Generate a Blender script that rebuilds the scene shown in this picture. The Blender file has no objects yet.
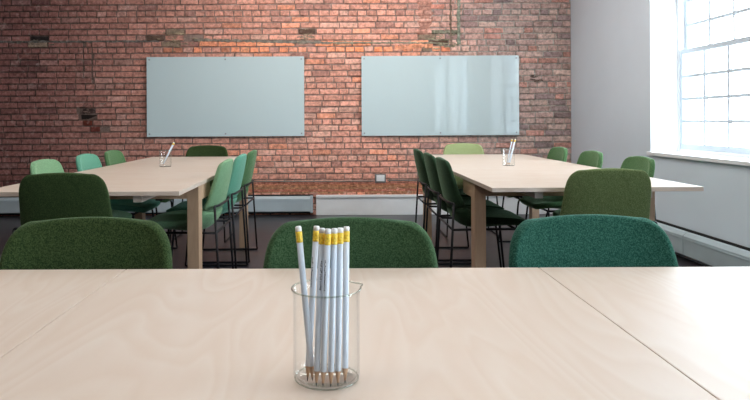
import bpy, bmesh, math, random
from mathutils import Vector, Matrix
random.seed(7)
PI = math.pi
C = bpy.context.scene.collection
S = bpy.context.scene

# ------------------------------------------------------------------ camera
FPX = 635.0
cam_d = bpy.data.cameras.new('camera')
cam = bpy.data.objects.new('camera', cam_d); C.objects.link(cam)
cam_d.sensor_fit = 'HORIZONTAL'; cam_d.sensor_width = 36.0
cam_d.lens = FPX / 750.0 * 36.0
cam_d.shift_x = 39.0 / 750.0
cam_d.shift_y = -79.5 / 750.0
cam_d.clip_start = 0.05
cam.matrix_world = Matrix.Translation((0, 0, 1.05)) @ Matrix.Rotation(PI / 2, 4, 'X') @ Matrix.Rotation(-0.0050, 4, 'Z')
S.camera = cam

# ------------------------------------------------------------------ world, light, exposure
w = bpy.data.worlds.new('overcast_sky'); S.world = w; w.use_nodes = True
bg = w.node_tree.nodes['Background']
bg.inputs[0].default_value = (0.79, 0.90, 1.0, 1)
bg.inputs[1].default_value = 15.0
S.view_settings.view_transform = 'Standard'
S.view_settings.look = 'None'
S.view_settings.exposure = 0.07
S.view_settings.gamma = 1.0
S.view_settings.use_curve_mapping = False
cy = S.cycles
cy.max_bounces = 10; cy.diffuse_bounces = 6; cy.glossy_bounces = 4
cy.transparent_max_bounces = 24; cy.transmission_bounces = 6
cy.use_denoising = True
cy.sample_clamp_indirect = 8.0
cy.caustics_reflective = False; cy.caustics_refractive = False

WX, WB = 2.625, 7.09          # right wall plane, brick wall plane
WL, WF, CEIL = -5.2, -3.0, 3.3
SILL, HEAD, REVEAL = 0.765, 2.52, 0.225
WINDOWS = [(3.36, 5.30), (-0.55, 1.39), (-2.75, -1.15)]

def portal(y0, y1):
    L = bpy.data.lights.new('window_light_portal', 'AREA'); L.shape = 'RECTANGLE'
    L.size = y1 - y0; L.size_y = HEAD - SILL
    L.cycles.is_portal = True
    o = bpy.data.objects.new('window_light_portal', L); C.objects.link(o)
    o.location = (WX + 0.36, (y0 + y1) / 2, (SILL + HEAD) / 2)
    o.rotation_euler = (PI / 2, 0, PI / 2)     # faces into the room (-X)
for y0, y1 in WINDOWS:
    portal(y0, y1)
def ceiling_fill(x, y, sx, sy, watts, col=(1.0, 0.95, 0.89)):       # unseen fill lights added above the frame to brighten the room
    L = bpy.data.lights.new('ceiling_fill', 'AREA'); L.shape = 'RECTANGLE'; L.size = sx; L.size_y = sy
    L.energy = watts; L.color = col
    o = bpy.data.objects.new('ceiling_fill', L); C.objects.link(o); o.location = (x, y, CEIL - 0.06)
ceiling_fill(-1.2, 3.2, 0.6, 4.0, 36)
ceiling_fill(1.3, 2.9, 0.6, 5.0, 45)
ceiling_fill(-1.6, 0.4, 1.2, 0.6, 16, (1.0, 0.88, 0.76))
ceiling_fill(0.1, 5.7, 1.6, 0.5, 30)

# ------------------------------------------------------------------ materials
def newmat(name):
    m = bpy.data.materials.new(name); m.use_nodes = True
    nt = m.node_tree
    return m, nt, nt.nodes['Principled BSDF']

def N(nt, kind, **kw):
    n = nt.nodes.new(kind)
    for k, v in kw.items():
        if k in n.inputs: n.inputs[k].default_value = v
        else: setattr(n, k, v)
    return n

def plain(name, col, rough=0.5, metal=0.0, noise=0.04, scale=8.0, coat=0.0, bump=0.0, bscale=60):
    m, nt, b = newmat(name)
    b.inputs['Roughness'].default_value = rough
    b.inputs['Metallic'].default_value = metal
    b.inputs['Coat Weight'].default_value = coat
    b.inputs['Coat Roughness'].default_value = 0.03
    tc = N(nt, 'ShaderNodeTexCoord')
    nz = N(nt, 'ShaderNodeTexNoise', Scale=scale, Detail=4.0)
    nt.links.new(tc.outputs['Object'], nz.inputs['Vector'])
    r = N(nt, 'ShaderNodeValToRGB')
    r.color_ramp.elements[0].position = 0.3; r.color_ramp.elements[1].position = 0.7
    r.color_ramp.elements[0].color = tuple(c * (1 - noise) for c in col) + (1,)
    r.color_ramp.elements[1].color = tuple(min(1, c * (1 + noise)) for c in col) + (1,)
    nt.links.new(nz.outputs['Fac'], r.inputs[0]); nt.links.new(r.outputs[0], b.inputs['Base Color'])
    if bump:
        n2 = N(nt, 'ShaderNodeTexNoise', Scale=bscale, Detail=3.0)
        nt.links.new(tc.outputs['Object'], n2.inputs['Vector'])
        bp = N(nt, 'ShaderNodeBump', Strength=bump, Distance=0.004)
        nt.links.new(n2.outputs['Fac'], bp.inputs['Height']); nt.links.new(bp.outputs[0], b.inputs['Normal'])
    return m

def wood_mat(name, c0, c1, c2, rough=0.38, axis='Y'):
    m, nt, b = newmat(name)
    b.inputs['Roughness'].default_value = rough
    tc = N(nt, 'ShaderNodeTexCoord')
    mp = N(nt, 'ShaderNodeMapping')
    mp.inputs['Scale'].default_value = {'Y': (3.4, 0.75, 3.4), 'X': (0.75, 3.4, 3.4), 'Z': (8, 8, 0.9)}[axis]
    nt.links.new(tc.outputs['Object'], mp.inputs[0])
    n1 = N(nt, 'ShaderNodeTexNoise', Scale=1.3, Detail=2.5, Distortion=0.6)
    nt.links.new(mp.outputs[0], n1.inputs['Vector'])
    mul = N(nt, 'ShaderNodeMath', operation='MULTIPLY'); mul.inputs[1].default_value = 17.0
    fr = N(nt, 'ShaderNodeMath', operation='FRACT')
    nt.links.new(n1.outputs['Fac'], mul.inputs[0]); nt.links.new(mul.outputs[0], fr.inputs[0])
    ring = N(nt, 'ShaderNodeValToRGB')
    e = ring.color_ramp.elements
    e[0].position = 0; e[0].color = (0, 0, 0, 1); e[1].position = 1; e[1].color = (0, 0, 0, 1)
    e2 = ring.color_ramp.elements.new(0.72); e2.color = (0.75, 0.75, 0.75, 1)
    nt.links.new(fr.outputs[0], ring.inputs[0])
    n2 = N(nt, 'ShaderNodeTexNoise', Scale=2.2, Detail=5.0, Roughness=0.6)
    nt.links.new(mp.outputs[0], n2.inputs['Vector'])
    mx = N(nt, 'ShaderNodeMix', data_type='RGBA'); mx.inputs[6].default_value = c0 + (1,); mx.inputs[7].default_value = c1 + (1,)
    r2 = N(nt, 'ShaderNodeMapRange'); r2.inputs[1].default_value = 0.35; r2.inputs[2].default_value = 0.65
    nt.links.new(n2.outputs['Fac'], r2.inputs[0]); nt.links.new(r2.outputs[0], mx.inputs[0])
    mx2 = N(nt, 'ShaderNodeMix', data_type='RGBA'); mx2.inputs[7].default_value = c2 + (1,)
    m3 = N(nt, 'ShaderNodeMath', operation='MULTIPLY'); m3.inputs[1].default_value = 0.55
    nt.links.new(ring.outputs[0], m3.inputs[0]); nt.links.new(m3.outputs[0], mx2.inputs[0])
    nt.links.new(mx.outputs[2], mx2.inputs[6]); nt.links.new(mx2.outputs[2], b.inputs['Base Color'])
    return m

def fabric_mat(name, dark, light, rim):
    m, nt, b = newmat(name)
    b.inputs['Roughness'].default_value = 0.95
    b.inputs['Specular IOR Level'].default_value = 0.15
    b.inputs['Sheen Weight'].default_value = 0.55
    b.inputs['Sheen Roughness'].default_value = 0.35
    b.inputs['Sheen Tint'].default_value = rim + (1,)
    tc = N(nt, 'ShaderNodeTexCoord')
    nz = N(nt, 'ShaderNodeTexNoise', Scale=310.0, Detail=3.0, Roughness=0.7)
    nt.links.new(tc.outputs['Object'], nz.inputs['Vector'])
    r = N(nt, 'ShaderNodeValToRGB')
    r.color_ramp.elements[0].position = 0.43; r.color_ramp.elements[1].position = 0.60
    r.color_ramp.elements[0].color = dark + (1,); r.color_ramp.elements[1].color = light + (1,)
    nt.links.new(nz.outputs['Fac'], r.inputs[0]); nt.links.new(r.outputs[0], b.inputs['Base Color'])
    bp = N(nt, 'ShaderNodeBump', Strength=0.5, Distance=0.002)
    nt.links.new(nz.outputs['Fac'], bp.inputs['Height']); nt.links.new(bp.outputs[0], b.inputs['Normal'])
    return m

def clear_glass(name, tint=(1, 1, 1), ior=1.5, boost=1.0):
    m, nt, b = newmat(name); nt.nodes.remove(b)
    out = [n for n in nt.nodes if n.type == 'OUTPUT_MATERIAL'][0]
    tr = N(nt, 'ShaderNodeBsdfTransparent'); tr.inputs[0].default_value = tint + (1,)
    gl = N(nt, 'ShaderNodeBsdfGlossy'); gl.inputs['Roughness'].default_value = 0.02
    fr = N(nt, 'ShaderNodeFresnel')
    geo = N(nt, 'ShaderNodeNewGeometry'); mr = N(nt, 'ShaderNodeMapRange')
    mr.inputs[3].default_value = ior; mr.inputs[4].default_value = 1.0 / ior   # straight-through thin glass on both faces
    nt.links.new(geo.outputs['Backfacing'], mr.inputs[0]); nt.links.new(mr.outputs[0], fr.inputs[0])
    mm = N(nt, 'ShaderNodeMath', operation='MULTIPLY'); mm.inputs[1].default_value = boost; mm.use_clamp = True
    mix = N(nt, 'ShaderNodeMixShader')
    nt.links.new(fr.outputs[0], mm.inputs[0]); nt.links.new(mm.outputs[0], mix.inputs[0])
    nt.links.new(tr.outputs[0], mix.inputs[1]); nt.links.new(gl.outputs[0], mix.inputs[2])
    nt.links.new(mix.outputs[0], out.inputs[0])
    return m

M = {}
M['wall'] = plain('painted_plaster', (0.70, 0.785, 0.87), 0.6, noise=0.02, scale=2, bump=0.05)
M['unseen_wall'] = plain('low_bounce_wall', (0.22, 0.17, 0.15), 0.7, noise=0.02, scale=2)  # unseen walls, coloured dark to cut bounce light and deepen contrast
M['ceiling'] = plain('ceiling_paint', (0.86, 0.86, 0.86), 0.8, noise=0.02)
M['trim'] = plain('white_trim_paint', (0.84, 0.86, 0.88), 0.4, noise=0.01)
M['sash'] = plain('backlit_sash_paint', (0.56, 0.62, 0.68), 0.5, noise=0.03)  # white paint greyed in colour so the sashes read as backlit
M['base'] = plain('white_baseboard_paint', (0.88, 0.89, 0.90), 0.45, noise=0.03)
M['heater'] = plain('heater_enamel', (0.47, 0.55, 0.59), 0.4, noise=0.04)
M['slot_shade'] = plain('slot_shade', (0.012, 0.013, 0.015), 0.7)  # near-black colour stands in for the shade inside the heater slots
M['birch'] = wood_mat('birch_veneer', (0.62, 0.525, 0.45), (0.59, 0.475, 0.39), (0.545, 0.41, 0.315), 0.42, 'Y')
M['birch_leg'] = wood_mat('birch_solid', (0.56, 0.37, 0.24), (0.50, 0.32, 0.2), (0.42, 0.26, 0.16), 0.45, 'Z')
M['black'] = plain('black_powder_coat', (0.012, 0.012, 0.014), 0.42, noise=0.05)
M['black'].node_tree.nodes['Principled BSDF'].inputs['Specular IOR Level'].default_value = 0.2
M['pan'] = plain('black_under_pan', (0.01, 0.011, 0.01), 0.6)
M['board'] = plain('glass_board_face', (0.60, 0.71, 0.725), 0.6, noise=0.01, scale=1, coat=1.0)
_b = M['board'].node_tree.nodes['Principled BSDF']
_b.inputs['Specular IOR Level'].default_value = 0.0; _b.inputs['Coat Roughness'].default_value = 0.0; _b.inputs['Coat IOR'].default_value = 1.52
M['board_edge'] = plain('glass_board_edge', (0.16, 0.30, 0.28), 0.15, noise=0.05)
M['steel'] = plain('brushed_steel', (0.35, 0.36, 0.37), 0.3, metal=1.0)
M['glass'] = clear_glass('window_glass', (0.97, 0.985, 0.98))
M['beaker'] = clear_glass('beaker_glass', (0.996, 0.999, 0.997), 1.42, 1.0)
M['beaker_rim'] = clear_glass('beaker_rim_glass', (0.80, 0.84, 0.80), 1.7, 1.3)
M['plastic'] = plain('white_plastic', (0.92, 0.93, 0.94), 0.35, noise=0.01)
M['grey_plate'] = plain('grey_plate', (0.22, 0.23, 0.23), 0.5)
M['conduit'] = plain('grey_conduit', (0.28, 0.25, 0.22), 0.6, noise=0.2, scale=30)
M['pencil'] = plain('white_pencil_lacquer', (0.56, 0.61, 0.68), 0.3, noise=0.01)
M['eraser'] = plain('white_eraser', (0.78, 0.77, 0.77), 0.8, noise=0.03, scale=200)
M['ferrule'] = plain('yellow_ferrule', (0.80, 0.55, 0.05), 0.35, noise=0.25, scale=400)
M['pencil_wood'] = plain('sharpened_wood', (0.46, 0.27, 0.15), 0.7, noise=0.15, scale=300)
M['graphite'] = plain('graphite', (0.03, 0.03, 0.035), 0.4)
M['ink'] = plain('grey_ink', (0.06, 0.07, 0.08), 0.6)

FAB = {  # various wool greens; some tones also carry how the chair is lit
 'moss':  fabric_mat('moss_green_wool',  (0.014, 0.030, 0.009), (0.050, 0.078, 0.026), (0.30, 0.42, 0.25)),
 'shaded':  fabric_mat('shaded_green_wool',  (0.008, 0.022, 0.010), (0.027, 0.055, 0.027), (0.35, 0.55, 0.35)),  # green darkened for shade, as these backs face away from the windows
 'green': fabric_mat('grass_green_wool', (0.018, 0.045, 0.018), (0.055, 0.105, 0.048), (0.35, 0.55, 0.35)),
 'teal':  fabric_mat('teal_green_wool',  (0.008, 0.048, 0.034), (0.035, 0.120, 0.085), (0.35, 0.65, 0.55)),
 'olive': fabric_mat('olive_green_wool', (0.070, 0.100, 0.034), (0.170, 0.215, 0.090), (0.50, 0.55, 0.30)),
 'mint':  fabric_mat('mint_green_wool',  (0.080, 0.250, 0.170), (0.150, 0.370, 0.260), (0.45, 0.70, 0.58)),
 'sage':  fabric_mat('sage_green_wool',  (0.130, 0.250, 0.135), (0.220, 0.370, 0.210), (0.45, 0.60, 0.42)),
 'fern':  fabric_mat('fern_green_wool',  (0.050, 0.120, 0.050), (0.110, 0.210, 0.090), (0.45, 0.60, 0.42)),
 'lime':  fabric_mat('lime_green_wool',  (0.250, 0.300, 0.130), (0.400, 0.460, 0.230), (0.50, 0.60, 0.35)),
}

# floor: dark stained planks
def floor_mat():
    m, nt, b = newmat('dark_stained_planks')
    tc = N(nt, 'ShaderNodeTexCoord')
    mp = N(nt, 'ShaderNodeMapping')
    nt.links.new(tc.outputs['Object'], mp.inputs[0])
    br = N(nt, 'ShaderNodeTexBrick')
    br.inputs['Scale'].default_value = 1.0; br.inputs['Brick Width'].default_value = 1.9
    br.inputs['Row Height'].default_value = 0.13; br.inputs['Mortar Size'].default_value = 0.003
    br.inputs['Color1'].default_value = (0.040, 0.038, 0.044, 1); br.inputs['Color2'].default_value = (0.026, 0.025, 0.030, 1)
    br.inputs['Mortar'].default_value = (0.008, 0.008, 0.008, 1)
    nt.links.new(mp.outputs[0], br.inputs['Vector'])
    nz = N(nt, 'ShaderNodeTexNoise', Scale=3.0, Detail=6.0)
    nt.links.new(mp.outputs[0], nz.inputs['Vector'])
    mx = N(nt, 'ShaderNodeMix', data_type='RGBA', blend_type='MULTIPLY'); mx.inputs[0].default_value = 0.6
    nt.links.new(br.outputs['Color'], mx.inputs[6]); nt.links.new(nz.outputs['Color'], mx.inputs[7])
    hs = N(nt, 'ShaderNodeMix', data_type='RGBA', blend_type='ADD'); hs.inputs[0].default_value = 0.35
    nt.links.new(mx.outputs[2], hs.inputs[6]); nt.links.new(br.outputs['Color'], hs.inputs[7])
    nt.links.new(hs.outputs[2], b.inputs['Base Color'])
    b.inputs['Roughness'].default_value = 0.33
    return m
M['floor'] = floor_mat()

def brick_mat():
    m, nt, b = newmat('old_red_brick')
    b.inputs['Roughness'].default_value = 0.9
    b.inputs['Specular IOR Level'].default_value = 0.2
    at = N(nt, 'ShaderNodeAttribute'); at.attribute_name = 'brick_colour'
    tc = N(nt, 'ShaderNodeTexCoord')
    n1 = N(nt, 'ShaderNodeTexNoise', Scale=28.0, Detail=6.0, Roughness=0.7)
    n2 = N(nt, 'ShaderNodeTexNoise', Scale=4.0, Detail=3.0)
    for n in (n1, n2): nt.links.new(tc.outputs['Object'], n.inputs['Vector'])
    r1 = N(nt, 'ShaderNodeMapRange'); r1.inputs[1].default_value = 0.3; r1.inputs[2].default_value = 0.7
    r1.inputs[3].default_value = 0.5; r1.inputs[4].default_value = 1.55
    nt.links.new(n1.outputs['Fac'], r1.inputs[0])
    mul = N(nt, 'ShaderNodeMix', data_type='RGBA', blend_type='MULTIPLY'); mul.inputs[0].default_value = 1.0
    nt.links.new(at.outputs['Color'], mul.inputs[6]); nt.links.new(r1.outputs[0], mul.inputs[7])
    # pale lime bloom in patches
    r2 = N(nt, 'ShaderNodeMapRange'); r2.inputs[1].default_value = 0.56; r2.inputs[2].default_value = 0.75
    r2.inputs[3].default_value = 0.0; r2.inputs[4].default_value = 0.5
    n3 = N(nt, 'ShaderNodeTexNoise', Scale=14.0, Detail=5.0, Roughness=0.75)
    nt.links.new(tc.outputs['Object'], n3.inputs['Vector']); nt.links.new(n3.outputs['Fac'], r2.inputs[0])
    mx = N(nt, 'ShaderNodeMix', data_type='RGBA'); mx.inputs[7].default_value = (0.52, 0.44, 0.40, 1)
    nt.links.new(r2.outputs[0], mx.inputs[0]); nt.links.new(mul.outputs[2], mx.inputs[6])
    nt.links.new(mx.outputs[2], b.inputs['Base Color'])
    bp = N(nt, 'ShaderNodeBump', Strength=0.6, Distance=0.004)
    nt.links.new(n1.outputs['Fac'], bp.inputs['Height']); nt.links.new(bp.outputs[0], b.inputs['Normal'])
    return m
M['brick'] = brick_mat()

# ------------------------------------------------------------------ mesh helpers
def link_mesh(name, bm, mat, parent=None, smooth=False):
    me = bpy.data.meshes.new(name); bm.to_mesh(me); bm.free()
    if isinstance(mat, (list, tuple)):
        for x in mat: me.materials.append(x)
    else: me.materials.append(mat)
    if smooth:
        for p in me.polygons: p.use_smooth = True
    o = bpy.data.objects.new(name, me); C.objects.link(o)
    if parent: o.parent = parent
    return o

def box(bm, x0, x1, y0, y1, z0, z1, bev=0.0, mi=0):
    t = bmesh.new()
    bmesh.ops.create_cube(t, size=1.0)
    for v in t.verts:
        v.co = Vector(((v.co.x + .5) * (x1 - x0) + x0, (v.co.y + .5) * (y1 - y0) + y0, (v.co.z + .5) * (z1 - z0) + z0))
    if bev > 0:
        bmesh.ops.bevel(t, geom=list(t.edges), offset=bev, segments=2, profile=0.5, affect='EDGES')
    for f in t.faces: f.material_index = mi
    me = bpy.data.meshes.new('tmp'); t.to_mesh(me); t.free()
    bm.from_mesh(me); bpy.data.meshes.remove(me)

def boxes(name, lst, mat, parent=None, bev=0.0):
    bm = bmesh.new()
    for b in lst: box(bm, *b, bev=bev)
    return link_mesh(name, bm, mat, parent)

def smooth_path(pts, rad=0.03, seg=5):
    P = [Vector(p) for p in pts]; out = [P[0]]
    for i in range(1, len(P) - 1):
        a = (P[i - 1] - P[i]); b = (P[i + 1] - P[i])
        r = min(rad, a.length * .45, b.length * .45)
        A = P[i] + a.normalized() * r; B = P[i] + b.normalized() * r
        for k in range(seg + 1):
            t = k / seg
            out.append(A * (1 - t) ** 2 + P[i] * 2 * t * (1 - t) + B * t * t)
    out.append(P[-1]); return out

def tube(bm, pts, r, n=10, rad=0.03, caps=True):
    P = smooth_path(pts, rad) if len(pts) > 2 else [Vector(p) for p in pts]
    rings = []
    up = None
    for i, p in enumerate(P):
        t = (P[min(i + 1, len(P) - 1)] - P[max(i - 1, 0)]).normalized()
        if up is None:
            up = Vector((0, 0, 1)) if abs(t.z) < 0.9 else Vector((1, 0, 0))
        s = t.cross(up).normalized(); up = s.cross(t).normalized()
        rr = r[i] if isinstance(r, (list, tuple)) else r
        rings.append([bm.verts.new(p + (s * math.cos(2 * PI * k / n) + up * math.sin(2 * PI * k / n)) * rr) for k in range(n)])
    for a, b in zip(rings, rings[1:]):
        for k in range(n):
            bm.faces.new((a[k], a[(k + 1) % n], b[(k + 1) % n], b[k]))
    if caps:
        bm.faces.new(rings[0][::-1]); bm.faces.new(rings[-1])
    return rings

def lathe(bm, prof, n=48, centre=(0, 0, 0), tweak=None):
    rings = []
    for (r, z) in prof:
        ring = []
        for k in range(n):
            a = 2 * PI * k / n
            rr = r * (tweak(a, z) if tweak else 1)
            ring.append(bm.verts.new((centre[0] + rr * math.cos(a), centre[1] + rr * math.sin(a), centre[2] + z)))
        rings.append(ring)
    for a, b in zip(rings, rings[1:]):
        for k in range(n):
            bm.faces.new((a[k], a[(k + 1) % n], b[(k + 1) % n], b[k]))
    return rings

def tag(o, label=None, cat=None, group=None, kind=None):
    if label: o['label'] = label
    if cat: o['category'] = cat
    if group: o['group'] = group
    if kind: o['kind'] = kind
    return o

def thing(name, label, cat, loc=(0, 0, 0), rz=0.0, group=None):
    o = bpy.data.objects.new(name, None); o.empty_display_size = 0.1; C.objects.link(o)
    o.location = loc; o.rotation_euler = (0, 0, rz)
    return tag(o, label, cat, group)

def dup(root, loc, rz, label, group=None, mats=None):
    def one(o, parent):
        c = o.copy(); C.objects.link(c)
        if parent: c.parent = parent
        if mats and o.type == 'MESH' and o.name.split('.')[0] in mats:
            key = (o.data.name, mats[o.name.split('.')[0]].name)
            if key not in _mc:
                d = o.data.copy(); d.materials.clear(); d.materials.append(mats[o.name.split('.')[0]]); _mc[key] = d
            c.data = _mc[key]
        for ch in list(o.children): one(ch, c)
        return c
    r = one(root, None)
    r.location = loc; r.rotation_euler = (0, 0, rz)
    return tag(r, label, None, group)
_mc = {}

# ------------------------------------------------------------------ room shell
T = 0.40
boxes('floor', [(WL - .3, WX + T, WF - .3, WB + .3, -0.12, 0.0)], M['floor'])['kind'] = 'structure'
boxes('ceiling', [(WL - .3, WX + T, WF - .3, WB + .3, CEIL, CEIL + .12)], M['ceiling'])['kind'] = 'structure'
boxes('wall_left', [(WL - .3, WL, WF, WB, 0, CEIL)], M['unseen_wall'])['kind'] = 'structure'
boxes('wall_front', [(WL - .3, WX + T, WF - .3, WF, 0, CEIL)], M['unseen_wall'])['kind'] = 'structure'
segs = [(WX, WX + T, WF, WB + .3, 0, SILL), (WX, WX + T, WF, WB + .3, HEAD, CEIL)]
edges = [WF] + [v for w_ in sorted(WINDOWS) for v in w_] + [WB + .3]
for i in range(0, len(edges), 2):
    segs.append((WX, WX + T, edges[i], edges[i + 1], SILL, HEAD))
boxes('wall_right', segs, M['wall'])['kind'] = 'structure'

# ---- brick wall, every course laid brick by brick in one structural mesh
def px(x, y, d=WB):   # helper: place on the back wall plane from measured position
    return ((x - 336) * d / FPX, 1.05 - (y - 120.5 + 0.005 * (x - 336)) * d / FPX)

def lerp(a, b, t): t = max(0, min(1, t)); return tuple(x + (y - x) * t for x, y in zip(a, b))

def build_brick_wall():
    R = random.Random(11)
    bm = bmesh.new()
    col = bm.loops.layers.float_color.new('brick_colour')
    def paint(faces, c):
        for f in faces:
            for l in f.loops: l[col] = (c[0], c[1], c[2], 1)
    X0, X1 = WL, WX
    left, mid, right = (0.28, 0.122, 0.105), (0.74, 0.355, 0.265), (0.58, 0.40, 0.355)  # brick tones by zone; left also darkened as window light falls off
    ml, mm_, mr = (0.10, 0.065, 0.055), (0.33, 0.23, 0.19), (0.44, 0.40, 0.36)  # mortar tones; the left one also darkened for shadow in the joints
    # mortar bed
    nx, nz = 90, 40
    g = [[bm.verts.new((X0 + (X1 - X0) * i / nx, WB + R.uniform(-.001, .001), CEIL * j / nz)) for j in range(nz + 1)] for i in range(nx + 1)]
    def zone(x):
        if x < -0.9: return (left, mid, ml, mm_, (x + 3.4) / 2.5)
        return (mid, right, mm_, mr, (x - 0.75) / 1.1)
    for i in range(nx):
        for j in range(nz):
            f = bm.faces.new((g[i][j], g[i + 1][j], g[i + 1][j + 1], g[i][j + 1]))
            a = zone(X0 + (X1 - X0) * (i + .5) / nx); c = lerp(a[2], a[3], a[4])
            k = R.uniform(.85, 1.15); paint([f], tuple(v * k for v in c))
    bv = [bm.verts.new(p) for p in ((X0, WB + .28, 0), (X1, WB + .28, 0), (X1, WB + .28, CEIL), (X0, WB + .28, CEIL))]
    paint([bm.faces.new(bv[::-1])], ml)
    def brick(x0, x1, z0, z1, c, dep=.011, jit=.0032):
        f_ = [(x0, z0), (x1, z0), (x1, z1), (x0, z1)]
        ch = .0035
        inn = [(x0 + ch, z0 + ch), (x1 - ch, z0 + ch), (x1 - ch, z1 - ch), (x0 + ch, z1 - ch)]
        base = [bm.verts.new((x + R.uniform(-jit, jit), WB + .002, z + R.uniform(-jit, jit))) for x, z in f_]
        dd = dep + R.uniform(-.003, .003)
        top = [bm.verts.new((v.co.x + (i[0] - f[0]), WB - dd + R.uniform(-.0015, .0015), v.co.z + (i[1] - f[1]))) for v, i, f in zip(base, inn, f_)]
        fs = [bm.faces.new(top)]
        for k in range(4): fs.append(bm.faces.new((base[k], base[(k + 1) % 4], top[(k + 1) % 4], top[k])))
        paint(fs, c)
    pitch, joint = 0.0675, 0.0125
    rows = int(CEIL / pitch) + 1
    vch = [(px(84, 0)[0], 1.52, 1.95), (px(92.5, 0)[0], 1.50, 1.95)]
    for r in range(rows):
        z0 = r * pitch + joint * .5 - .012; z1 = z0 + pitch - joint
        if z0 < 0: z0 = 0
        if z1 > CEIL: z1 = CEIL
        if z1 - z0 < .01: continue
        header = (r % 6 == 3)
        L = 0.108 if header else 0.213
        x = X0 - R.uniform(0, L) if not header else X0 - R.uniform(0, .1)
        if not header: x = X0 - (L * .5 if r % 2 else 0) - R.uniform(0, .03)
        while x < X1:
            ln = L * R.uniform(.93, 1.06)
            if not header and R.random() < .07: ln = .108
            a, b = max(x + joint * .45, X0 + .001), min(x + ln - joint * .45, X1 - .001)
            x += ln
            if b - a < .02: continue
            cx, cz = (a + b) / 2, (z0 + z1) / 2
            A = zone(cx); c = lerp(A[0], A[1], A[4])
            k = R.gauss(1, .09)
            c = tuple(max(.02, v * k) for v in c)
            if cx < 1.0:     # warm or greyed individual bricks
                t = R.random()
                if t < .07: c = (c[0] * .7, c[1] * .72, c[2] * .76)
                elif t < .22: c = (c[0] * 1.03, c[1] * 1.18, c[2] * 1.22)
                elif t < .32 and cx > -1.3: c = (c[0] * 1.1, c[1] * .98, c[2] * .85)
            else:
                t = R.random()
                if t < .14: c = (c[0] * .66, c[1] * .70, c[2] * .76)
                elif t < .34: c = (c[0] * 1.1, c[1] * 1.17, c[2] * 1.15)
                elif t < .46: c = (c[0] * 1.05, c[1] * .82, c[2] * .76)
            dep = .011
            # fresher orange bricks just under the old chase
            if 1.84 < cz < 1.93 and -1.9 < cx < 1.3 and R.random() < .7: c = (c[0] * 1.25, c[1] * 1.0, c[2] * .75)
            # broken, darkened places seen in the photo
            for (qx, qy, wx, wz) in ((167, 38, .21, .12), (303, 37, .12, .07), (440, 43, .2, .09), (26, 42, .16, .06)):
                X, Z = px(qx, qy)
                if abs(cx - X) < wx and abs(cz - Z) < wz:
                    t = R.random()
                    c = (.12, .07, .05) if t < .2 else (.30, .21, .15) if t < .55 else c
            for (qx, qy, cc, dp) in ((89, 118, (.018, .012, .010), -.001), (90, 124, (.15, .035, .022), .011), (91, 130, (.16, .04, .03), .011),
                                     (90, 112, (.06, .035, .03), .004), (185, 38, (.015, .012, .01), .0), (35, 36, (.03, .022, .02), .001), (47, 36, (.03, .022, .02), .001)):
                X, Z = px(qx, qy)
                if abs(cz - Z) < .034 and a - .01 < X < b + .01:
                    c = cc; dep = dp
                    if qx in (89, 90, 91): a, b = max(a, X - .085), min(b, X + .10)
            for (X, q0, q1) in vch:
                if a < X < b and q0 < cz < q1:
                    if X - a > .03: brick(a, X - .008, z0, z1, tuple(v * .85 for v in c))
                    a = X + .008
            if b - a < .02: continue
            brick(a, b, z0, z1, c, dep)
    # irregular smears of mortar / plaster laid over the bricks
    def smear(x0, x1, zc0, zc1, h0, h1, c, n=60, dep=.0165, vert=False):
        prev = None
        for i in range(n + 1):
            t = i / n
            hh = (h0 + (h1 - h0) * t) * R.uniform(.55, 1.3)
            p = x0 + (x1 - x0) * t; q = zc0 + (zc1 - zc0) * t + R.uniform(-.004, .004)
            d1 = dep + R.uniform(-.002, .002)
            if vert: pts = ((q - hh / 2, WB - .004, p), (q - hh * .35, WB - d1, p), (q + hh * .35, WB - d1, p), (q + hh / 2, WB - .004, p))
            else: pts = ((p, WB - .004, q - hh / 2), (p, WB - d1, q - hh * .35), (p, WB - d1, q + hh * .35), (p, WB - .004, q + hh / 2))
            cur = [bm.verts.new(v) for v in pts]
            if prev:
                k = R.uniform(.75, 1.2)
                for a in range(3):
                    paint([bm.faces.new((prev[a], cur[a], cur[a + 1], prev[a + 1]))], tuple(v * k for v in c))
            prev = cur
    xa = px(0, 41); xb = px(160, 41.5); xc = px(195, 40); xd = px(440, 44)
    smear(X0, xb[0], px(0, 42)[1], xb[1], .030, .026, (.15, .135, .12), 80)
    smear(xc[0], px(330, 42)[0], px(195, 40)[1], px(330, 43)[1], .038, .034, (.25, .215, .175), 60)
    smear(px(330, 0)[0], xd[0], px(330, 43)[1], px(440, 43)[1], .03, .024, (.32, .28, .20), 40)
    smear(px(0, 47)[1], px(0, -40)[1], px(459, 0)[0], px(459, 0)[0], .05, .035, (.30, .31, .24), 50, vert=True)
    smear(px(0, 47)[1], px(0, -40)[1], px(451, 0)[0], px(451, 0)[0], .03, .02, (.24, .16, .12), 50, vert=True)
    smear(px(0, 40)[1], px(0, -40)[1], px(425, 0)[0], px(425, 0)[0], .17, .15, (.50, .24, .18), 50, dep=.0125, vert=True)
    smear(px(432, 0)[0], px(458, 0)[0], px(0, 34)[1], px(0, 34)[1], .05, .05, (.26, .24, .17), 14)
    smear(px(395, 0)[0], px(433, 0)[0], px(0, 50)[1], px(0, 48)[1], .06, .06, (.70, .29, .17), 20, dep=.0135)
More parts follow.
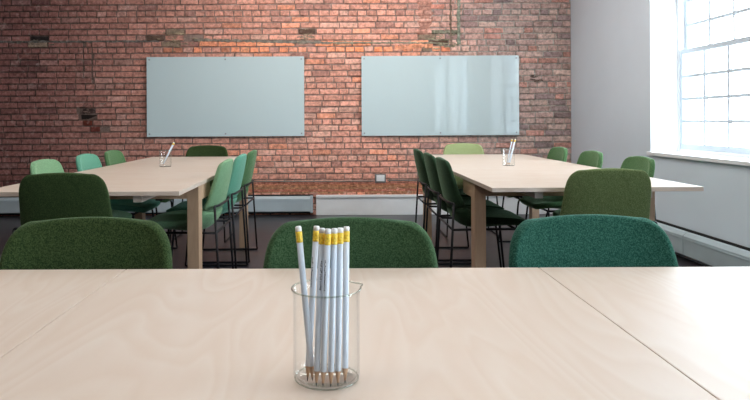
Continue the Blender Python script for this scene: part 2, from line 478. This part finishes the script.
    for (qx, qy, wx, wz, cc, n_) in ((176, 39, .22, .13, (.36, .27, .18), 26), (303, 37, .12, .09, (.46, .34, .24), 14), (440, 42, .17, .11, (.40, .36, .24), 20),
                                 (30, 42, .2, .05, (.17, .14, .11), 10), (535, 78, .13, .05, (.20, .15, .12), 6), (88, 112, .12, .14, (.24, .15, .12), 10)):
        X, Z = px(qx, qy)
        for _ in range(n_):
            u, v = X + R.gauss(0, wx * .5), Z + R.gauss(0, wz * .5); ln = R.uniform(.03, .10); k = R.uniform(.55, 1.25)
            smear(u, u + ln, v, v + R.uniform(-.008, .008), R.uniform(.006, .02), R.uniform(.006, .02), tuple(a * k for a in cc), 7, dep=.0155)
    # rough rubbed band of brick dust just above the skirting
    xq = px(0, 190)[1]
    for k in range(9):
        z = .235 + k * .015
        smear(px(250, 0)[0] - .4, px(470, 0)[0], z, z, .022, .022, (.50 * R.uniform(.8, 1.1), .19 * R.uniform(.85, 1.2), .12), 70, dep=.0125 + .0005 * k)
    o = link_mesh('wall_back', bm, M['brick'])
    o['kind'] = 'structure'
build_brick_wall()

# ------------------------------------------------------------------ windows
def window(idx, y0, y1):
    root = bpy.data.objects.new('window_%d' % idx, None); C.objects.link(root); root['kind'] = 'structure'
    root.location = (WX + REVEAL, (y0 + y1) / 2, SILL)
    xf = 0.0; hw = (y1 - y0) / 2; H = HEAD - SILL
    # white plastered reveal lining (jambs, head) as trim
    boxes('window_jamb', [(-REVEAL - .002, .10, -hw, -hw + .008, 0, H), (-REVEAL - .002, .10, hw - .008, hw, 0, H),
                          (-REVEAL - .002, .10, -hw, hw, H - .008, H)], M['trim'], root)
    boxes('window_sill', [(-REVEAL - .022, .02, -hw - .03, hw + .03, -.018, .012)], M['trim'], root, bev=.004)
    fw = .018
    boxes('window_frame', [(.0, .10, -hw + .008, -hw + .008 + fw, .012, H - .008), (.0, .10, hw - .008 - fw, hw - .008, .012, H - .008),
                           (.0, .10, -hw + .04, hw - .04, H - .05, H - .008), (.0, .12, -hw + .04, hw - .04, .0, .035)], M['trim'], root, bev=.002)
    def sash(name, x0, x1, z0, z1, rail_b, rail_t):
        a, b = -hw + .027, hw - .027; st = .034
        l = [(x0, x1, a, a + st, z0, z1), (x0, x1, b - st, b, z0, z1), (x0, x1, a + st, b - st, z0, z0 + rail_b), (x0, x1, a + st, b - st, z1 - rail_t, z1)]
        s = boxes(name, l, M['sash'], root, bev=.0015)
        g0, g1, h0, h1 = a + st, b - st, z0 + rail_b, z1 - rail_t
        ncol, nrow = (6 if hw > .9 else 5), 4
        mun = []
        for i in range(1, ncol):
            y = g0 + (g1 - g0) * i / ncol; mun.append((x0 + .006, x1 - .006, y - .012, y + .012, h0, h1))
        for j in range(1, nrow):
            z = h0 + (h1 - h0) * j / nrow; mun.append((x0 + .005, x1 - .005, g0, g1, z - .012, z + .012))
        boxes('muntins', mun, M['sash'], s)
        xm = (x0 + x1) / 2
        boxes('window_pane', [(xm - .002, xm + .002, g0 - .005, g1 + .005, h0 - .005, h1 + .005)], M['glass'], s)
        return s
    mid = 1.62 - SILL
    sash('lower_sash', .008, .042, .030, mid, .05, .04)
    sash('upper_sash', .050, .084, mid - .035, H - .05, .035, .05)
    boxes('stop_bead', [(-.006, .006, hw - .045, hw - .010, 1.90 - SILL, H - .05), (-.006, .006, -hw + .010, -hw + .045, 1.90 - SILL, H - .05)], M['trim'], root)
for i, (y0, y1) in enumerate(WINDOWS): window(i + 1, y0, y1)

# ------------------------------------------------------------------ baseboards and heaters
o = boxes('baseboard_back', [(-.225, WX, WB - .045, WB + .002, 0, .195), (-.225, WX, WB - .06, WB + .002, .195, .222)], M['base'], bev=.003)
o['kind'] = 'structure'
def heater(name, label, length, loc, rz, caps=(1, 1)):
    t = thing(name, label, 'heater', (loc[0], loc[1], -.012), rz)
    boxes('back_plate', [(0, length, -.012, 0, .03, .240)], M['slot_shade'], t)
    bm = bmesh.new()
    prof = [(-.022, .226), (-.050, .222), (-.072, .200), (-.072, .062), (-.062, .052), (-.060, .056), (-.066, .066), (-.066, .197), (-.047, .217), (-.022, .221)]
    ends = [[bm.verts.new((x, y, z)) for y, z in prof] for x in (0.0, length)]
    n = len(prof)
    for k in range(n): bm.faces.new((ends[0][k], ends[0][(k + 1) % n], ends[1][(k + 1) % n], ends[1][k]))
    bm.faces.new(ends[0][::-1]); bm.faces.new(ends[1])
    bmesh.ops.recalc_face_normals(bm, faces=bm.faces)
    link_mesh('front_cover', bm, M['heater'], t)
    boxes('damper_blade', [(.01, length - .01, -.0755, -.071, .178, .184)], M['heater'], t)
    boxes('fin_element', [(.02, length - .02, -.058, -.014, .07, .18)], M['slot_shade'], t)
    for k, x in enumerate((0, length)):
        if caps[k]:
            xa, xb = sorted((x, x + (.03 if k == 0 else -.03)))
            boxes('end_cap', [(xa, xb, -.076, -.012, .045, .230)], M['heater'], t, bev=.003)
    return t
heater('baseboard_heater', 'long pale blue-grey baseboard heater along the foot of the brick wall', -.25 - WL - .03, (WL + .02, WB - .014, 0), 0)
heater('baseboard_heater', 'long pale grey baseboard heater on the grey wall below the window', 4.68 + .6, (WX - .003, 4.672, 0), -PI / 2, (0, 1))
heater('baseboard_heater', 'short heater section continuing to the corner beneath the grey wall', 2.25, (WX - .003, 6.93, 0), -PI / 2, (1, 0))

# ------------------------------------------------------------------ glass boards
def board(x0, x1, z0, z1, label):
    t = thing('glass_whiteboard', label, 'whiteboard', ((x0 + x1) / 2, WB - .022, z0), 0, None)
    w2, h = (x1 - x0) / 2, z1 - z0
    bm = bmesh.new(); box(bm, -w2, w2, -.024, -.018, 0, h, bev=.0012)
    bm.normal_update()
    for f in bm.faces:
        f.material_index = 0 if abs(f.normal.y) > .9 else 1
    link_mesh('glass_panel', bm, [M['board'], M['board_edge']], t)
    for sx in (-w2 + .03, 0, w2 - .03):
        for z in (.03, h - .03):
            bm = bmesh.new()
            tube(bm, [(sx, .003, z), (sx, -.027, z)], .009, 14)
            link_mesh('standoff', bm, M['steel'], t)
    return t
a = px(148, 57.5); b = px(304.5, 136)
board(a[0], b[0], b[1], a[1], 'frosted glass whiteboard hung on the darker left part of the brick wall')
a = px(361.5, 56.5); b = px(518, 135)
board(a[0], b[0], b[1], a[1], 'frosted glass whiteboard reflecting the windows, hung nearer the right corner')

# ------------------------------------------------------------------ outlet and conduit
t = thing('wall_outlet', 'small white electrical outlet low on the brick wall', 'outlet', (px(380, 178)[0], WB - .010, px(380, 178)[1]))
boxes('outlet_box', [(-.062, .062, -.012, .0, -.05, .045)], M['grey_plate'], t, bev=.002)
boxes('cover_plate', [(-.045, .045, -.030, -.012, -.034, .034)], M['plastic'], t, bev=.003)
boxes('socket', [(-.028, -.008, -.033, -.030, -.012, .014), (.008, .028, -.033, -.030, -.012, .014)], M['plastic'], t, bev=.001)
bm = bmesh.new()
zc = px(330, 181)[1]
tube(bm, [(px(225, 0)[0], WB - .016, zc), (px(374, 0)[0] , WB - .016, zc)], .007, 8)
o = link_mesh('electrical_conduit', bm, M['conduit'], smooth=True)
tag(o, 'thin grey conduit running left of the outlet low on the brick wall', 'pipe')
bm = bmesh.new()
tube(bm, [(px(387, 0)[0], WB - .016, zc + .004), (px(450, 0)[0], WB - .016, zc + .004)], .007, 8)
o = link_mesh('electrical_conduit', bm, M['conduit'], smooth=True)
tag(o, 'thin grey conduit running right of the outlet low on the brick wall', 'pipe')

# ------------------------------------------------------------------ tables
TH = 0.725
def table(label, cx, cy, L, W, rz, inset, seams, group='extending birch tables'):
    """local: length along X"""
    t = thing('conference_table', label, 'table', (cx, cy, 0), rz, None)
    hl, hw, th = L / 2, W / 2, .021
    s0, s1 = seams
    def slab(name, x0, x1):
        o = boxes(name, [(x0, x1, -hw, hw, TH - th, TH)], M['birch'], t, bev=.0012)
        return o
    slab('tabletop', -hl, s0 - .0008); slab('extension_leaf', s0 + .0008, s1 - .0008); slab('tabletop', s1 + .0008, hl)
    lw, ld = .09, .062     # along length, across
    for sx in (-1, 1):
        for sy in (-1, 1):
            x = sx * (hl - inset); xa, xb = sorted((x, x - sx * lw))
            y = sy * (hw - .012); ya, yb = sorted((y, y - sy * ld))
            boxes('leg', [(xa, xb, ya, yb, 0, TH - th)], M['birch_leg'], t, bev=.0015)
        x = sx * (hl - inset); xa, xb = sorted((x, x - sx * .03))
        boxes('end_apron', [(xa, xb, -(hw - .012) + ld, (hw - .012) - ld, TH - th - .072, TH - th)], M['birch_leg'], t)
        for sy in (-1, 1):   # corner brace running back from the leg
            y = sy * (hw - .012); ya, yb = sorted((y, y - sy * .03))
            xi = sx * (hl - inset - lw); xc, xd = sorted((xi, xi - sx * .22))
            boxes('side_brace', [(xc, xd, ya, yb, TH - th - .085, TH - th)], M['birch_leg'], t)
        boxes('slide_rail', [tuple(sorted((sx * (hl - .05), sx * .3))) + (yy - .02, yy + .02, TH - th - .036, TH - th) for yy in (-.265, .265)], M['birch'], t)
    for yy in (-.24, .24):
        boxes('centre_rail', [(-hl + inset + .03, hl - inset - .03, yy - .018, yy + .018, TH - th - .085, TH - th - .03)], M['pan'], t)
    return t
LT = (-1.205, (2.95 + 5.81) / 2, 2.86, .95)
RT = (1.248, (3.03 + 5.98) / 2, 2.95, 1.01)
FT_Y = 1.397 - .475
table('pale birch conference table in the foreground carrying the large pencil beaker', -.01, FT_Y, 3.0, .95, -.0035, .5, (-.455, .452))
table('pale birch conference table on the left side of the room, farther back', LT[0], LT[1], LT[2], LT[3], PI / 2, .47, (-.45, .45))
table('pale birch conference table on the right side of the room by the window', RT[0], RT[1], RT[2], RT[3], PI / 2, .44, (-.45, .45))

# ------------------------------------------------------------------ chairs
PROF = [  # y (depth, front +), z (mid surface), half width, forward wrap at the edges
 (.235, .437, .150, .000), (.225, .446, .190, .002), (.19, .452, .215, .006), (.12, .450, .232, .022), (.04, .438, .234, .042),
 (-.04, .426, .234, .060), (-.095, .428, .230, .074), (-.140, .445, .224, .076), (-.168, .480, .218, .070),
 (-.188, .525, .212, .060), (-.203, .575, .206, .047), (-.214, .620, .202, .042), (-.224, .665, .199, .037), (-.233, .710, .197, .033),
 (-.241, .752, .192, .030), (-.246, .784, .182, .027), (-.249, .807, .166, .024), (-.251, .822, .140, .020)]
def shell_part(name, i0, i1, mat, parent, thick=.030, level=1):
    rows = PROF[i0:i1 + 1]
    bm = bmesh.new(); nu = 14; G = []
    for k, (y, z, hw, wr) in enumerate(rows):
        a = PROF[max(i0 + k - 1, 0)]; b = PROF[min(i0 + k + 1, len(PROF) - 1)]
        tan = Vector((0, b[0] - a[0], b[1] - a[1])).normalized()
        nrm = Vector((0, -tan.z, tan.y))       # perpendicular; points up on seat / forward on back
        if nrm.z < 0 and abs(nrm.y) < .5: nrm = -nrm
        if nrm.y < 0 and abs(nrm.y) > .5: nrm = -nrm
        row = []
        for u in range(nu + 1):
            s = -1 + 2 * u / nu
            s2 = math.sin(s * PI / 2) * .35 + s * .65
            crown = .013 * max(0, (z - .66) / .16) ** 1.5 if i0 else 0
            p = Vector((s2 * hw, y, z + .004 - crown * abs(s2) ** 2.2)) + nrm * (wr * abs(s) ** 2.4)
            # crown: the top edge bows up slightly in the middle
            row.append(p)
        G.append([bm.verts.new(p) for p in row])
    for a, b in zip(G, G[1:]):
        for u in range(nu): bm.faces.new((a[u], a[u + 1], b[u + 1], b[u]))
    o = link_mesh(name, bm, mat, parent, smooth=True)
    so = o.modifiers.new('pad', 'SOLIDIFY'); so.thickness = thick; so.offset = 0
    su = o.modifiers.new('round', 'SUBSURF'); su.levels = level + 1; su.render_levels = level + 1
    dg = bpy.context.evaluated_depsgraph_get()
    me = bpy.data.meshes.new_from_object(o.evaluated_get(dg))
    o.modifiers.clear(); o.data = me
    for p in me.polygons: p.use_smooth = True
    return o

def make_chair(label, fab, group):
    t = thing('upholstered_chair', label, 'chair', (0, 0, 0), 0, group)
    shell_part('backrest', 9, len(PROF) - 1, FAB[fab], t)
    shell_part('seat', 0, 9, FAB[fab], t, .040)
    r = .0070
    for s in (-1, 1):
        bm = bmesh.new(); tube(bm, [(s * .222, -.205, .565), (s * .238, -.236, .02)], r, 8)
        link_mesh('leg', bm, M['black'], t, True)
        bm = bmesh.new(); tube(bm, [(s * .205, .15, .425), (s * .215, .165, .40), (s * .236, .205, .02)], r, 8)
        link_mesh('leg', bm, M['black'], t, True)
        bm = bmesh.new(); tube(bm, [(s * .2378, -.2355, .03), (s * .239, -.24, .0065), (s * .2375, .208, .0065), (s * .2355, .2045, .03)], r, 8, rad=.02)
        link_mesh('floor_runner', bm, M['black'], t, True)
    bm = bmesh.new()
    tube(bm, [(-.222, -.205, .55), (-.221, -.203, .572), (-.17, -.219, .572), (0, -.226, .572), (.17, -.219, .572), (.221, -.203, .572), (.222, -.205, .55)], r, 8, rad=.02)
    link_mesh('back_bar', bm, M['black'], t, True)
    bm = bmesh.new(); tube(bm, [(-.2265, -.213, .425), (.2265, -.213, .425)], r * .9, 8)
    link_mesh('rear_stretcher', bm, M['black'], t, True)
    bm = bmesh.new()
    for y in (-.05, .15): tube(bm, [(-.205, y, .424), (.205, y, .424)], r, 8)
    for s in (-1, 1): tube(bm, [(s * .2265, -.213, .425), (s * .205, -.05, .424), (s * .205, .15, .424)], r, 8)
    link_mesh('under_seat_frame', bm, M['black'], t, True)
    return t

LX0, LX1 = LT[0] - LT[3] / 2, LT[0] + LT[3] / 2
RX0, RX1 = RT[0] - RT[3] / 2, RT[0] + RT[3] / 2
IN = .160
chairs = [
 # x, y, facing (rotation), fabric, label
 (-.572, 1.250, PI + .02, 'moss', 'dark moss green chair tucked behind the foreground table, leftmost of its three chairs', 'chairs behind the foreground table'),
 (.029, 1.225, PI - .01, 'green', 'dark green chair tucked behind the foreground table, directly behind the large pencil beaker', 'chairs behind the foreground table'),
 (.602, 1.250, PI + .06, 'teal', 'teal green chair tucked behind the foreground table, rightmost of its three chairs', 'chairs behind the foreground table'),
 (-1.235, 3.06, .06, 'moss', 'dark moss green chair with its back turned, at the near end of the left table', 'end chairs of the left table'),
 (-1.20, 5.68, PI, 'moss', 'dark green chair at the far end of the left table, under the glass board', 'end chairs of the left table'),
 (LX1 - .155, 3.77, PI / 2, 'sage', 'pale sage green chair at the window side of the left table, nearest of its row', 'window-side row of the left table'),
 (LX1 - .155, 4.35, PI / 2, 'mint', 'mint green chair at the window side of the left table, middle of its row', 'window-side row of the left table'),
 (LX1 - .155, 4.93, PI / 2, 'fern', 'mid green chair at the window side of the left table, farthest of its row', 'window-side row of the left table'),
 (LX0 + IN, 3.82, -PI / 2, 'sage', 'light sage green chair at the left side of the left table, nearest of its row', 'left-side row of the left table'),
 (LX0 + IN, 4.46, -PI / 2, 'mint', 'mint green chair at the left side of the left table, middle of its row', 'left-side row of the left table'),
 (LX0 + IN, 4.99, -PI / 2, 'fern', 'mid green chair at the left side of the left table, farthest of its row', 'left-side row of the left table'),
 (1.265, 3.15, -.04, 'olive', 'olive green chair with its back turned, at the near end of the right table', 'end chairs of the right table'),
 (1.22, 5.86, PI, 'lime', 'yellowish lime green chair at the far end of the right table, against the brick wall', 'end chairs of the right table'),
 (RX0 + .130, 3.835, -PI / 2, 'shaded', 'shade-darkened green chair on the aisle side of the right table, nearest of its row', 'aisle-side row of the right table'),
 (RX0 + .130, 4.37, -PI / 2, 'shaded', 'shade-darkened green chair on the aisle side of the right table, middle of its row', 'aisle-side row of the right table'),
 (RX0 + .130, 4.96, -PI / 2, 'shaded', 'shade-darkened green chair on the aisle side of the right table, farthest of its row', 'aisle-side row of the right table'),
 (RX1 - IN, 3.82, PI / 2, 'fern', 'green chair at the window side of the right table, nearest of its row', 'window-side row of the right table'),
 (RX1 - IN, 4.53, PI / 2, 'fern', 'green chair at the window side of the right table, middle of its row', 'window-side row of the right table'),
 (RX1 - IN, 5.20, PI / 2, 'fern', 'green chair at the window side of the right table, farthest of its row', 'window-side row of the right table'),
]
first = None
for (x, y, rz, fab, label, group) in chairs:
    if first is None:
        first = make_chair(label, fab, group); first.location = (x, y, 0); first.rotation_euler = (0, 0, rz)
    else:
        dup(first, (x, y, 0), rz, label, group, {'backrest': FAB[fab], 'seat': FAB[fab]})

# ------------------------------------------------------------------ beakers
def make_beaker(label, group):
    t = thing('glass_beaker', label, 'beaker', (0, 0, 0), 0, group)
    R0, Hh, th = .0418, .1145, .0016
    def spout(a, z):
        k = max(0, (z - (Hh - .012)) / .012)
        d = math.atan2(math.sin(a - .35), math.cos(a - .35))
        return 1 + .13 * k * k * math.exp(-(d / .16) ** 2)
    bm = bmesh.new()
    prof = [(.001, 0), (R0 - .007, 0), (R0 - .003, .0012), (R0 - .0008, .004), (R0, .009), (R0, Hh - .010), (R0 + .0008, Hh - .004), (R0 + .0022, Hh)]
    inner = [(R0 + .0022 - th, Hh - .0003), (R0 - th, Hh - .010), (R0 - th, .010), (R0 - .004, .0048), (R0 - .008, .0030), (.001, .0028)]
    rings = lathe(bm, prof + inner, 64, tweak=spout)
    bm.faces.new(rings[0][::-1]); bm.faces.new(rings[-1])
    link_mesh('beaker_wall', bm, M['beaker'], t, True)
    bm = bmesh.new(); n = 72; rr = .0011
    ring = []
    for k in range(n):
        a = 2 * PI * k / n; s = spout(a, Hh); r = (R0 + .0016) * s
        ring.append([bm.verts.new(((r + rr * math.cos(b)) * math.cos(a), (r + rr * math.cos(b)) * math.sin(a), Hh + rr * math.sin(b) * 1.1)) for b in [2 * PI * j / 8 for j in range(8)]])
    for k in range(n):
        a, b = ring[k], ring[(k + 1) % n]
        for j in range(8): bm.faces.new((a[j], b[j], b[(j + 1) % 8], a[(j + 1) % 8]))
    link_mesh('rolled_rim', bm, M['beaker_rim'], t, True)
    bm = bmesh.new(); ring = []
    for k in range(n):
        a = 2 * PI * k / n; r = R0 - .0022
        ring.append([bm.verts.new(((r + .0012 * math.cos(b)) * math.cos(a), (r + .0012 * math.cos(b)) * math.sin(a), .0028 + .0010 * math.sin(b))) for b in [2 * PI * j / 6 for j in range(6)]])
    for k in range(n):
        a, b = ring[k], ring[(k + 1) % n]
        for j in range(6): bm.faces.new((a[j], b[j], b[(j + 1) % 6], a[(j + 1) % 6]))
    link_mesh('base_ring', bm, M['beaker_rim'], t, True)
    return t

DB = Vector((-.0018, -.0095, 0))
BK = Vector((-.0116, .8085, TH)) + DB
bk = make_beaker('clear glass beaker full of white pencils on the foreground table', 'glass pencil beakers'); bk.location = BK
BL = Vector((-1.224, 4.55, TH)); BR = Vector((1.217, 4.48, TH))
dup(bk, BL, 0, 'small clear glass beaker with tilted white pencils on the left table', 'glass pencil beakers')
dup(bk, BR, PI, 'small clear glass beaker with white pencils on the right table', 'glass pencil beakers')

# ------------------------------------------------------------------ pencils (tip at local origin, pointing up +Z)
PL, PR = .189, .0038
def seg_lathe(name, prof, mat, parent, n=16, smooth=True):
    bm = bmesh.new(); rings = lathe(bm, prof, n)
    bm.faces.new(rings[0][::-1]); bm.faces.new(rings[-1])
    return link_mesh(name, bm, mat, parent, smooth)
def make_pencil(label, group):
    t = thing('pencil', label, 'pencil', (0, 0, 0), 0, group)
    seg_lathe('lead_tip', [(.0003, 0), (.0011, .0042)], M['graphite'], t)
    seg_lathe('sharpened_cone', [(.0011, .0042), (PR * .97, .0185)], M['pencil_wood'], t)
    seg_lathe('barrel', [(PR * .97, .0182), (PR, .0195), (PR, PL - .019)], M['pencil'], t, 12)
    f = seg_lathe('ferrule', [(PR, PL - .0195), (PR * 1.07, PL - .019), (PR * 1.07, PL - .0165), (PR * .98, PL - .016), (PR * 1.07, PL - .0155),
                      (PR * 1.07, PL - .0125), (PR * .98, PL - .012), (PR * 1.07, PL - .0115), (PR * 1.07, PL - .006)], M['ferrule'], t)
    seg_lathe('eraser', [(PR, PL - .0062), (PR, PL - .001), (PR * .75, PL)], M['eraser'], t)
    return t
def add_imprint(t, off):
    d = t.rotation_quaternion.inverted() @ Vector((math.sin(off), -math.cos(off), 0))
    ang = math.atan2(d.y, d.x)
    R = random.Random(int(off * 100) + 505)
    bm = bmesh.new(); z = .114
    while z < .150:
        h = R.uniform(.0012, .0026)
        for k in range(2):
            a0 = ang + R.uniform(-.22, .05); da = R.uniform(.12, .42); za = z + R.uniform(0, h * .5); zb = za + R.uniform(.0006, h)
            vs = [bm.verts.new((math.cos(aa) * (PR + .00015), math.sin(aa) * (PR + .00015), zz)) for aa, zz in ((a0, za), (a0 + da, za), (a0 + da, zb), (a0, zb))]
            bm.faces.new(vs)
        z += h + R.uniform(.0002, .0006)
    link_mesh('printed_imprint', bm, M['ink'], t)

def pose(t, tip, top):
    tip, top = Vector(tip), Vector(top)
    d = (top - tip).normalized()
    t.rotation_mode = 'QUATERNION'
    t.rotation_quaternion = d.to_track_quat('Z', 'Y')
    t.location = tip

def P3(x, y, z): return Vector((x, y, z))
zt = TH + .0046
row = [  # tip x, tip y ; top x, top y
 (-.0350, .7905, -.0232, .808, 'white yellow-ferruled pencil in the large beaker, left end of the upright bunch'),
 (-.0236, .7755, -.0157, .786, 'white yellow-ferruled pencil in the large beaker, second from left of the upright bunch'),
 (-.0155, .7735, -.0085, .779, 'white yellow-ferruled pencil in the large beaker, third from left of the upright bunch'),
 (-.0062, .7730, -.0008, .7835, 'white yellow-ferruled pencil in the large beaker, fourth from left of the upright bunch'),
 (.0024, .7745, .0065, .790, 'white yellow-ferruled pencil in the large beaker, fifth from left of the upright bunch'),
 (.0112, .7820, .0145, .811, 'white yellow-ferruled pencil in the large beaker, tallest at the right end of the bunch'),
]
GP = 'white pencils in the large beaker'
pen0 = None
for i, (tx, ty, ux, uy, label) in enumerate(row):
    if pen0 is None:
        p = pen0 = make_pencil(label, GP)
    else:
        p = dup(pen0, (0, 0, 0), 0, label, GP)
    pose(p, Vector((tx, ty, zt)) + DB, Vector((ux, uy + .004, zt + PL)) + DB)
    if i == 0: first_pencil = p
    if i in (0, 1, 2): globals().setdefault('imp', []).append(p)
lean = dup(pen0, (0, 0, 0), 0, 'white pencil leaning to the left apart from the bunch in the large beaker', GP)
pose(lean, Vector((-.0283, .7838, TH + .008)) + DB, Vector((-.0450, .7838, TH + .008 + PL)) + DB)
GL, GR = 'pencils in the left table beaker', 'pencils in the right table beaker'
def put(tip, top, base, label, g):
    p = dup(pen0, (0, 0, 0), 0, label, g)
    pose(p, base + Vector(tip) + Vector((0, 0, .0045)), base + Vector(top))
put((-.022, -.010, 0), (.058, .0, .173), BL, 'white pencil tilted right in the left table beaker, nearer of two', GL)
put((-.025, .010, 0), (.060, .022, .170), BL, 'white pencil tilted right in the left table beaker, farther of two', GL)
put((-.008, -.012, 0), (.040, -.014, .18), BR, 'white pencil leaning right in the right table beaker, nearest the camera', GR)
put((-.016, -.002, 0), (.022, -.004, .18), BR, 'white pencil in the right table beaker, left of the leaning one', GR)
put((.004, .004, 0), (.048, .008, .178), BR, 'white pencil in the right table beaker, rightmost at its eraser', GR)
put((-.010, .016, 0), (.030, .022, .18), BR, 'white pencil in the right table beaker, at the back of the bunch', GR)
for k, p in enumerate(imp): add_imprint(p, (-.75, 0.05, -.7)[k])
